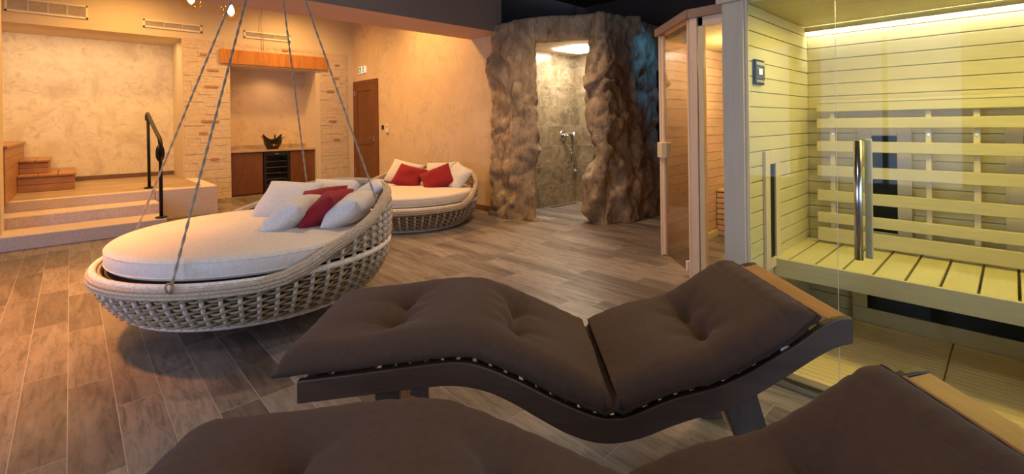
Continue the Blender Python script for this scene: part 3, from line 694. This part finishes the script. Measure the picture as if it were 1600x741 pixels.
# glass front: fixed pane + door leaf with bar handle
box('glass_panel', 'glass', XF, XF + .008, .522, YI - .008, .03, 1.88, c2)
box('glass_seal', 'whiteplastic', XF + .001, XF + .007, .5195, .5208, .03, 1.88, c2)
dr = box('glass_door', 'glass', XF, XF + .008, -.55, .518, .03, 1.88, c2)
m = MB(); m.tube([(XF - .045, .437, .65), (XF - .045, .437, 1.137)], .0155, 16)
m.tube([(XF - .04, .437, 1.06), (XF, .437, 1.06)], .008, 10); m.tube([(XF - .04, .437, .73), (XF, .437, .73)], .008, 10); m.build('handle', 'chrome', dr, True)
MB().box(XF + .035, XF + .055, .405, .43, .64, 1.14).build('inner_handle', 'cabin', dr, bev=.004)
m = MB(); m.box(XF - .02, XF + .035, -.6, YI, 0, .012); m.box(XF - .02, XF - .008, -.6, YI, .012, .028); m.box(XF + .02, XF + .03, -.6, YI, .012, .028); m.build('floor_track', 'chrome', c2)
box('door_hinge', 'blackplastic', XF - .02, XF + .03, -.09, -.02, 1.655, 1.76, c2, .003)
cp_ = empty('control_panel', (2.53 - 2.9, YI, 1.405)); cp_.parent = c2
box('bezel', 'heater', -.058, .062, -.016, 0, 0, .125, cp_, .003); box('face', 'silver', -.05, .056, -.018, -.016, .012, .113, cp_); box('pad', 'blackplastic', -.048, .054, -.0195, -.018, .022, .098, cp_)
box('display', 'screen', -.022, .02, -.0205, -.0195, .05, .08, cp_)
m = MB()
for (a, z) in ((-.036, .038), (-.036, .082), (.036, .038), (.036, .082), (0, .036), (0, .092)): MB().box(a - .004, a + .004, -.021, -.0195, z - .003, z + .003).build('button', 'silver', cp_)
ww = empty('side_window', (2.70 - 2.9, YI, .45)); ww.parent = c2
m = MB(); m.box(-.105, -.04, -.016, 0, 0, .615); m.box(.045, .11, -.016, 0, 0, .615); m.box(-.04, .045, -.016, 0, .545, .615); m.box(-.04, .045, -.016, 0, 0, .05); m.build('frame', 'cabin_z', ww, bev=.003)
MB().box(-.04, .045, -.006, -.002, .05, .545).build('element', 'heater', ww)
area('cabin_lamp', (2.72, .15, 1.76), (0, 0, 0), .4, 1.0, 12, (1, .82, .20))

# ------------------------------------------------------------------ woven daybeds
HT = [(0, .64), (25, .63), (45, .595), (60, .51), (73, .445), (83, .395), (92, .33), (100, .29), (108, .275), (180, .27)]
def rim_h(deg): return lerp_tab(abs(((deg + 180) % 360) - 180), HT)
def rad_at(z):
    if z < .27: return .70 + .145 * math.sin(max(z, 0) / .27 * PI / 2) ** .9
    return .845 + .015 * math.sin((z - .27) / .37 * PI)
def make_daybed(loc, az, hanging, label):
    r = empty('woven_daybed', loc, rad(az), label=label, cat='daybed', group='round woven daybeds')
    def pt(deg, rr, z): a = rad(deg); return (rr * math.cos(a), rr * math.sin(a), z)
    m = MB(); m.tube([pt(i * 5, .705, .027) for i in range(72)], .026, 12, True)
    m.tube([pt(i * 5, .852, .285) for i in range(72)], .019, 10, True)
    m.tube([pt(i * 15, .45, .02) for i in range(24)], .014, 8, True)
    for a in range(0, 180, 30): m.tube([pt(a, .7, .02), pt(a + 180, .7, .02)], .014, 8)
    m.build('frame', 'white_tube', r, True)
    NR = 60; m = MB()
    for i in range(NR):
        d = i * 360 / NR; h = rim_h(d) - .02; k = 5 + int(h / .06)
        m.tube([pt(d, rad_at(h * t / k) + .005, .01 + (h - .01) * t / k) for t in range(k + 1)], .0118, 8, caps=False)
        # wraps
    m.build('rib', 'white_tube', r, True)
    m = MB(); rows = [.048 + i * .041 for i in range(6)]; SB = 4
    def strand(z0, lo, hi, sg, ph):
        pts = []
        for j in range(int(lo * SB), int(hi * SB) + 1):
            i = j / SB; ph_ = PI * i + ph; d = i * 360 / NR
            zz = z0 + sg * .010 * math.sin(ph_); rr = rad_at(z0) + sg * .017 * math.cos(ph_)
            pts.append(pt(d, rr, zz))
        return pts
    for q, z0 in enumerate(rows):
        for sg in (1, -1): m.tube(strand(z0, 0, NR - 1 / SB, sg, 0)[:NR * SB], .0078, 6, True)
    for q in range(7):
        z0 = .335 + q * .044
        hi = max((i for i in range(NR // 2) if rim_h(i * 6) - .035 > z0), default=-1)
        if hi > 0:
            for sg in (1, -1): m.tube(strand(z0, -hi - .5, hi + .5, sg, 0), .0078, 6)
    m.build('weave', 'weave', r, True)
    # rim ropes
    m = MB(); NS = 180
    for (dr_, dz) in ((-.028, .004), (-.012, .014), (.006, .012), (.018, 0), (.022, -.018), (.020, -.036), (-.030, -.016)):
        P = []
        for i in range(NS):
            d = i * 360 / NS; h = rim_h(d); f = min(1, max(0, (h - .28) / .15))
            k = 1 - f * .25
            P.append(pt(d, rad_at(h) + dr_ * k + (1 - f) * .008, h + dz * k + .006 * 0))
        m.tube(P, .0115, 6, True)
    m.build('rim', 'rimrope', r, True)
    # net platform, its dark bowl sides added as shade behind the weave; mattress
    MB().lathe([(.655, .05), (.70, .10), (.755, .17), (.785, .23), (.80, .262), (.80, .272), (0, .272), (0, .262), (.78, .258), (.74, .17), (.685, .10), (.645, .052)], 64, cap=False).build('webbing_shade_bowl', 'net', r)
    prof = []
    R0, t0, t1 = .805, .292, .412
    for k in range(0, 9): a = -PI / 2 + k * PI / 8; prof.append((R0 - .035 + .035 * math.cos(a), (t0 + .035 if a < 0 else t1 - .035) + .035 * math.sin(a)))
    prof = [(0, t0), (.4, t0)] + prof + [(.6, t1 + .006), (.45, t1 + .012), (.3, t1 + .012), (.15, t1 + .014), (0.001, t1 + .015)]
    mt = MB().lathe(prof, 96, cap=False).build('mattress', 'white_fab', r, True)
    MB().tube([pt(i * 3, R0 - .003, t1 - .022) for i in range(120)], .0035, 6, True).tube([pt(i * 3, R0 - .003, t0 + .022) for i in range(120)], .0035, 6, True).build('piping', 'white_fab', mt, True)
    if hanging:
        piv = Vector((1.05, 3.58, 2.80)) - Vector(loc); piv = Matrix.Rotation(rad(-az), 3, 'Z') @ piv
        for d in (45, -45, 134, -134):
            h = rim_h(d); a = Vector(pt(d, .885 if abs(d) > 90 else .80, h - (.0 if abs(d) > 90 else .03)))
            p = [a.lerp(piv, t / 30) for t in range(31)]
            m = MB(); u = (piv - a).normalized().orthogonal(); w_ = (piv - a).normalized().cross(u)
            ln = (piv - a).length; nn = int(ln / .02)
            for ph in (0, PI): m.tube([a.lerp(piv, t / nn) + (u * math.cos(t * .9 + ph) + w_ * math.sin(t * .9 + ph)) * .0028 for t in range(nn + 1)], .0040, 6)
            m.tube([a + Vector((0, 0, .02)) + (u * math.cos(k) + Vector((0, 0, 1)) * math.sin(k)) * .024 for k in [i * .5 for i in range(14)]], .006, 6)
            m.build('suspension_rope', 'rope', r, True)
        MB().tube([piv + Vector((.03 * math.cos(k), 0, .03 * math.sin(k) + .02)) for k in [i * PI / 8 for i in range(16)]], .006, 8, True).tube([piv + Vector((0, 0, .05)), piv + Vector((0, 0, 3.1 - 2.8))], .006, 8).build('ceiling_hook', 'chrome', r, True)
    return r
make_daybed((.93, 3.52, .14), 3, True, 'round woven daybed hung from four ropes, white mattress, in the middle of the floor')
make_daybed((3.17, 5.32, .0), 27, False, 'round woven daybed standing on the floor by the plaster wall, no ropes')

def pillow(c, w_, h_, t, az, lean, roll, mat, label, seed, group):
    rn = random.Random(seed); m = MB(); n = 22
    def f(u, v, sg):
        x = math.sin((2 * u - 1) * PI / 2); y = math.sin((2 * v - 1) * PI / 2)
        e = max(0, (1 - abs(x) ** 2.8) * (1 - abs(y) ** 2.8)) ** .5
        px = x * w_ / 2 * (1 - .07 * (1 - y * y) ** 1 * abs(x) ** 3 * 1.0 + .0); py = y * h_ / 2 * (1 - .07 * (1 - x * x) * abs(y) ** 3)
        wv = noise.noise(Vector((x * 1.8 + seed, y * 1.8, sg * 3))) * .13 + noise.noise(Vector((x * 6 + seed, y * 4, sg))) * .05 * (1 - e + .3)
        return (px, py, sg * t / 2 * e * (1 + wv) + .012 * noise.noise(Vector((x * 1.2, y * 1.2, seed))))
    m.grid(lambda u, v: f(u, v, 1), n, n); m.grid(lambda u, v: f(u, v, -1), n, n)
    o = m.build('cushion' if mat == 'white_pil' else 'red_cushion', mat, None, True, label=label, cat='cushion', group=group)
    a = rad(az); nh = Vector((math.cos(a), math.sin(a), 0)); wd = Vector((-math.sin(a), math.cos(a), 0)); l = rad(lean)
    nn = nh * math.cos(l) + Vector((0, 0, 1)) * math.sin(l); up = nn.cross(wd)
    if up.z < 0: up = -up
    wd = up.cross(nn)
    M = Matrix((wd, up, nn)).transposed().to_4x4() @ Matrix.Rotation(rad(roll), 4, 'Z')
    M.translation = Vector(c); o.matrix_world = M
    import bmesh
    bm = bmesh.new(); bm.from_mesh(o.data); bmesh.ops.remove_doubles(bm, verts=bm.verts, dist=.0012); bmesh.ops.recalc_face_normals(bm, faces=bm.faces); bm.to_mesh(o.data); bm.free()
    return o
G1 = 'cushions on the hanging daybed'; G2 = 'cushions on the far daybed'
pillow((1.21, 3.82, .655), .44, .38, .15, -135, 48, -4, 'white_pil', 'flat white cushion farthest left on the hanging daybed', 1, G1)
pillow((1.105, 3.345, .64), .46, .29, .18, 138, 58, 0, 'white_pil', 'white cushion in front of the flat one, nearest the open mattress', 2, G1)
pillow((1.36, 3.52, .645), .34, .30, .15, -140, 44, 10, 'red_pil', 'red cushion behind the white front cushion on the hanging daybed', 3, G1)
pillow((1.285, 3.235, .665), .40, .30, .15, 134, 46, 0, 'red_pil', 'red cushion standing between two white ones on the hanging daybed', 4, G1)
pillow((1.58, 3.85, .635), .50, .34, .16, -150, 35, 0, 'white_pil', 'white cushion leaning on the back rim behind the red ones', 5, G1)
pillow((1.63, 3.36, .69), .42, .32, .15, 150, 50, 0, 'white_pil', 'cream-lit cushion tucked under the right rope of the daybed', 6, G1)
pillow((1.405, 3.125, .655), .44, .29, .18, 134, 55, 0, 'white_pil', 'plump white cushion along the near rim of the hanging daybed', 7, G1)
pillow((3.42, 5.88, .56), .52, .36, .16, -150, 35, -12, 'white_pil', 'white cushion at the left end of the far daybed', 8, G2)
pillow((3.70, 5.42, .55), .46, .36, .15, -155, 30, 4, 'white_pil', 'white cushion half hidden between the two red ones on the far daybed', 9, G2)
pillow((3.70, 5.02, .54), .38, .36, .15, -170, 35, -22, 'white_pil', 'white cushion at the right end of the far daybed', 10, G2)
pillow((3.33, 5.60, .535), .42, .34, .14, -140, 40, -16, 'red_pil', 'left of the two red cushions on the far daybed', 11, G2)
pillow((3.50, 5.18, .53), .42, .34, .14, -145, 40, 28, 'red_pil', 'right of the two red cushions on the far daybed', 12, G2)

# ------------------------------------------------------------------ loungers
TOP = [(-0.831, 0.452), (-0.6, 0.478), (-0.45, .496), (-0.372, 0.504), (-0.314, 0.503), (-0.25, 0.484), (-0.168, 0.447), (-0.028, 0.374), (0.05, 0.339), (0.10, 0.326), (.14, .324), (0.18, 0.332), (0.24, 0.358), (0.304, 0.383), (0.372, 0.400), (0.428, 0.413), (0.486, 0.433), (0.544, 0.463), (0.61, 0.501), (0.696, 0.552), (0.747, 0.588), (0.78, 0.614), (0.805, 0.623), (0.853, 0.623)]
BOT = [(-0.831, 0.383), (-0.601, 0.409), (-0.451, 0.426), (-0.381, 0.433), (-0.31, 0.428), (-0.24, 0.408), (-0.169, 0.372), (-0.1, 0.329), (-0.03, 0.288), (0.04, 0.260), (0.088, 0.250), (0.136, 0.249), (0.219, 0.267), (0.303, 0.302), (0.386, 0.327), (0.442, 0.341), (0.495, 0.358), (0.568, 0.397), (0.652, 0.447), (0.736, 0.5), (0.804, 0.537), (0.853, 0.544)]
def make_cushion(path, hw, th, tufts, seed, ew=(.085, .085)):
    """closed pad following a path in xz; tufts in (s, y)"""
    P = smooth_path([(x, 0, z) for x, z in path], 61); n = len(P); S = [0]
    for a, b in zip(P, P[1:]): S.append(S[-1] + (b - a).length)
    Lt = S[-1]; nv = 40; top = []; bot = []
    for i in range(n):
        t = (P[min(i + 1, n - 1)] - P[max(i - 1, 0)]).normalized(); nn = Vector((-t.z, 0, t.x))
        for j in range(nv + 1):
            v = 2 * j / nv - 1; s = S[i]; du = min(s, Lt - s); dv = hw * (1 - abs(v))
            def ed(d, w_): d = min(d / w_, 1); return math.sqrt(max(0, 1 - (1 - d) ** 2))
            e = ed(s, ew[0]) * ed(Lt - s, ew[1]) * ed(dv, .065)
            y = v * hw; q = Vector((s * 4 + seed, y * 4, 1.3))
            h = .018 + (th - .018) * e + .012 * e * noise.noise(q)
            # edge puckers
            pk = max(0, 1 - min(du, dv) / .10)
            h += .002 * pk * math.sin(s * 95 + 2 * noise.noise(Vector((s * 6, seed, 0)))) * (1 if dv < du else 0) + .002 * pk * math.sin(y * 95) * (1 if du < dv else 0)
            for (ts, ty) in tufts:
                dx, dy = s - ts, y - ty; d = math.hypot(dx, dy); an = math.atan2(dy, dx)
                h -= .050 * math.exp(-d / .026) + .018 * math.exp(-(d / .085) ** 2) + .008 * math.exp(-((d - .07) / .05) ** 2) * (.5 + .5 * math.cos(an * 5 + ts * 9)) 
                h -= .012 * math.exp(-(dx / .022) ** 2) * math.exp(-(max(0, abs(y) - abs(ty)) / .06) ** 2)
            h = max(h, .016)
            wob = .004 * noise.noise(Vector((s * 9, seed, v)))
            top.append(P[i] + nn * h + Vector((0, y * (1 + (0 if abs(v) < .9 else .012)) + wob, 0)))
            bot.append(P[i] + nn * (.004 + .010 * (1 - e)) + Vector((0, y + wob, 0)))
    m = MB(); k = nv + 1
    fs = [(i * k + j, (i + 1) * k + j, (i + 1) * k + j + 1, i * k + j + 1) for i in range(n - 1) for j in range(nv)]
    m.add(top + bot, fs + [tuple(x + n * k for x in f[::-1]) for f in fs] +
          [(i * k, i * k + n * k, (i + 1) * k + n * k, (i + 1) * k) for i in range(n - 1)] + [(i * k + nv, (i + 1) * k + nv, (i + 1) * k + nv + n * k, i * k + nv + n * k) for i in range(n - 1)] +
          [(j, j + 1, j + 1 + n * k, j + n * k) for j in range(nv)] + [((n - 1) * k + j, (n - 1) * k + j + n * k, (n - 1) * k + j + 1 + n * k, (n - 1) * k + j + 1) for j in range(nv)])
    # seam line
    ring = [top[i * k] for i in range(0, n, 2)] + [top[(n - 1) * k + j] for j in range(1, nv, 2)] + [top[i * k + nv] for i in range(n - 1, -1, -2)] + [top[j] for j in range(nv - 1, 0, -2)]
    return m, ring
def make_lounger(label):
    r = empty('relax_lounger', (0, 0, 0), label=label, cat='lounger', group='dark wooden wave loungers')
    hw = .290
    # side rails
    for sg in (1, -1):
        T = [(x, z) for x, z in TOP]; B_ = [(x, z) for x, z in BOT]
        xs = sorted(set([p[0] for p in T] + [p[0] for p in B_])); n = 60; xs = [-.831 + 1.684 * i / n for i in range(n + 1)]
        tp = [(x, lerp_tab(x, T)) for x in xs]; bt_ = [(x, lerp_tab(x, B_)) for x in xs]
        for _ in range(1):
            tp = [tp[0]] + [(tp[i][0], (tp[i - 1][1] + 2 * tp[i][1] + tp[i + 1][1]) / 4) for i in range(1, n)] + [tp[-1]]
            bt_ = [bt_[0]] + [(bt_[i][0], (bt_[i - 1][1] + 2 * bt_[i][1] + bt_[i + 1][1]) / 4) for i in range(1, n)] + [bt_[-1]]
        y0, y1 = (sg * (hw - .024), sg * hw); m = MB(); k = n + 1
        vs = [(x, y0, z) for x, z in tp] + [(x, y1, z) for x, z in tp] + [(x, y0, z) for x, z in bt_] + [(x, y1, z) for x, z in bt_]
        fs = []
        for i in range(n): fs += [(i, i + 1, k + i + 1, k + i), (2 * k + i, 3 * k + i, 3 * k + i + 1, 2 * k + i + 1), (i, 2 * k + i, 2 * k + i + 1, i + 1), (k + i, k + i + 1, 3 * k + i + 1, 3 * k + i)]
        fs += [(0, k, 3 * k, 2 * k), (k - 1, 3 * k - 1, 4 * k - 1, 2 * k - 1)]
        m.add(vs, fs).build('side_rail', 'lounger', r, bev=.004)
    # slats
    P = smooth_path([(x, 0, z - .034) for x, z in TOP], 400); S = [0]
    for a, b in zip(P, P[1:]): S.append(S[-1] + (b - a).length)
    m = MB(); s = .03
    while s < S[-1] - .12:
        i = next(j for j in range(400) if S[j] >= s); t = (P[min(i + 4, 399)] - P[i - 4 if i > 4 else 0]).normalized()
        M = Matrix.Translation(P[i]) @ Matrix.Rotation(-math.atan2(t.z, t.x), 4, 'Y'); m.box(-.02, .02, -hw + .024, hw - .024, -.014, .0, M); s += .053
    m.build('slat_deck', 'slat', r, bev=.002)
    m = MB(); M = Matrix.Translation((.80, 0, .612)) @ Matrix.Rotation(rad(-12), 4, 'Y')
    m.box(-.012, .05, -hw + .024, hw - .024, -.03, .0, M); m.build('head_bar', 'slat', r, bev=.004)
    m = MB(); M = Matrix.Translation((.772, 0, .604)) @ Matrix.Rotation(rad(-38), 4, 'Y')
    m.box(-.012, .022, -hw + .024, hw - .024, -.02, .0, M); m.build('end_slat', 'slat', r, bev=.003)
    box('foot_bar', 'slat', -.825, -.795, -hw + .024, hw - .024, .40, .44, r, .003)
    # legs and braces
    for sg in (1, -1):
        y = sg * (hw - .05)
        m = MB(); m.prism([(-.605, 0), (-.53, 0), (-.53, .43), (-.605, .43)], -.015, .015, Matrix(((1, 0, 0, 0), (0, 0, 1, y), (0, 1, 0, 0), (0, 0, 0, 1)))); m.build('leg', 'lounger_z', r, bev=.003)
        m = MB(); m.prism([(.60, 0), (.685, 0), (.57, .405), (.47, .355)], -.015, .015, Matrix(((1, 0, 0, 0), (0, 0, 1, y), (0, 1, 0, 0), (0, 0, 0, 1)))); m.build('leg', 'lounger_z', r, bev=.003)
    def bar(p, q, w_, t):
        p, q = Vector(p), Vector(q); d_ = (q - p); M = Matrix.Translation(p) @ d_.to_track_quat('X', 'Z').to_matrix().to_4x4()
        return MB().box(0, d_.length, -t / 2, t / 2, -w_ / 2, w_ / 2, M)
    bar((-.555, -hw + .065, .36), (-.555, hw - .065, .06), .05, .022).build('brace', 'brace', r, bev=.003)
    bar((-.575, hw - .065, .36), (-.575, -hw + .065, .06), .05, .02).build('brace', 'brace', r, bev=.003)
    bar((.545, hw - .065, .33), (.64, -hw + .065, .05), .05, .022).build('brace', 'brace', r, bev=.003)
    # cushions
    low = [(-.90, .448), (-.831, .456)] + [(x, z + .003) for x, z in TOP[1:9]] + [(.10, .326), (.138, .336)]
    m, ring = make_cushion(low, .285, .088, [(.33, .085), (.33, -.085), (.72, .085), (.72, -.085)], 3, (.085, .012))
    c = m.build('seat_cushion', 'cushion', r, True); MB().tube(ring, .0055, 6, True).build('piping', 'piping', c, True)
    up = [(.118, .338), (.15, .326)] + [(x, z + .004) for x, z in TOP[11:20]] + [(.725, .582), (.764, .613)]
    m, ring = make_cushion(up, .285, .090, [(.40, .085), (.40, -.085)], 8, (.012, .085))
    c = m.build('back_cushion', 'cushion', r, True); MB().tube(ring, .0055, 6, True).build('piping', 'piping', c, True)
    m = MB(); m.box(.64, .665, -hw + .012, -hw + .016, .51, .535); m.build('care_tag', 'whiteplastic', r)
    return r
lg = make_lounger('dark wooden wave lounger with brown tufted cushions, the whole one in mid-foreground')
lg.location = (1.294, 1.131, 0); lg.rotation_euler = (0, 0, rad(-43.18))
def copy_tree(o, parent=None):
    c = o.copy(); col.objects.link(c); c.parent = parent
    for ch in list(o.children): copy_tree(ch, c)
    return c
l2 = copy_tree(lg); l2.location = (.674, .528, 0); l2['label'] = 'nearest dark wooden lounger with brown cushions, cut off by the bottom edge'
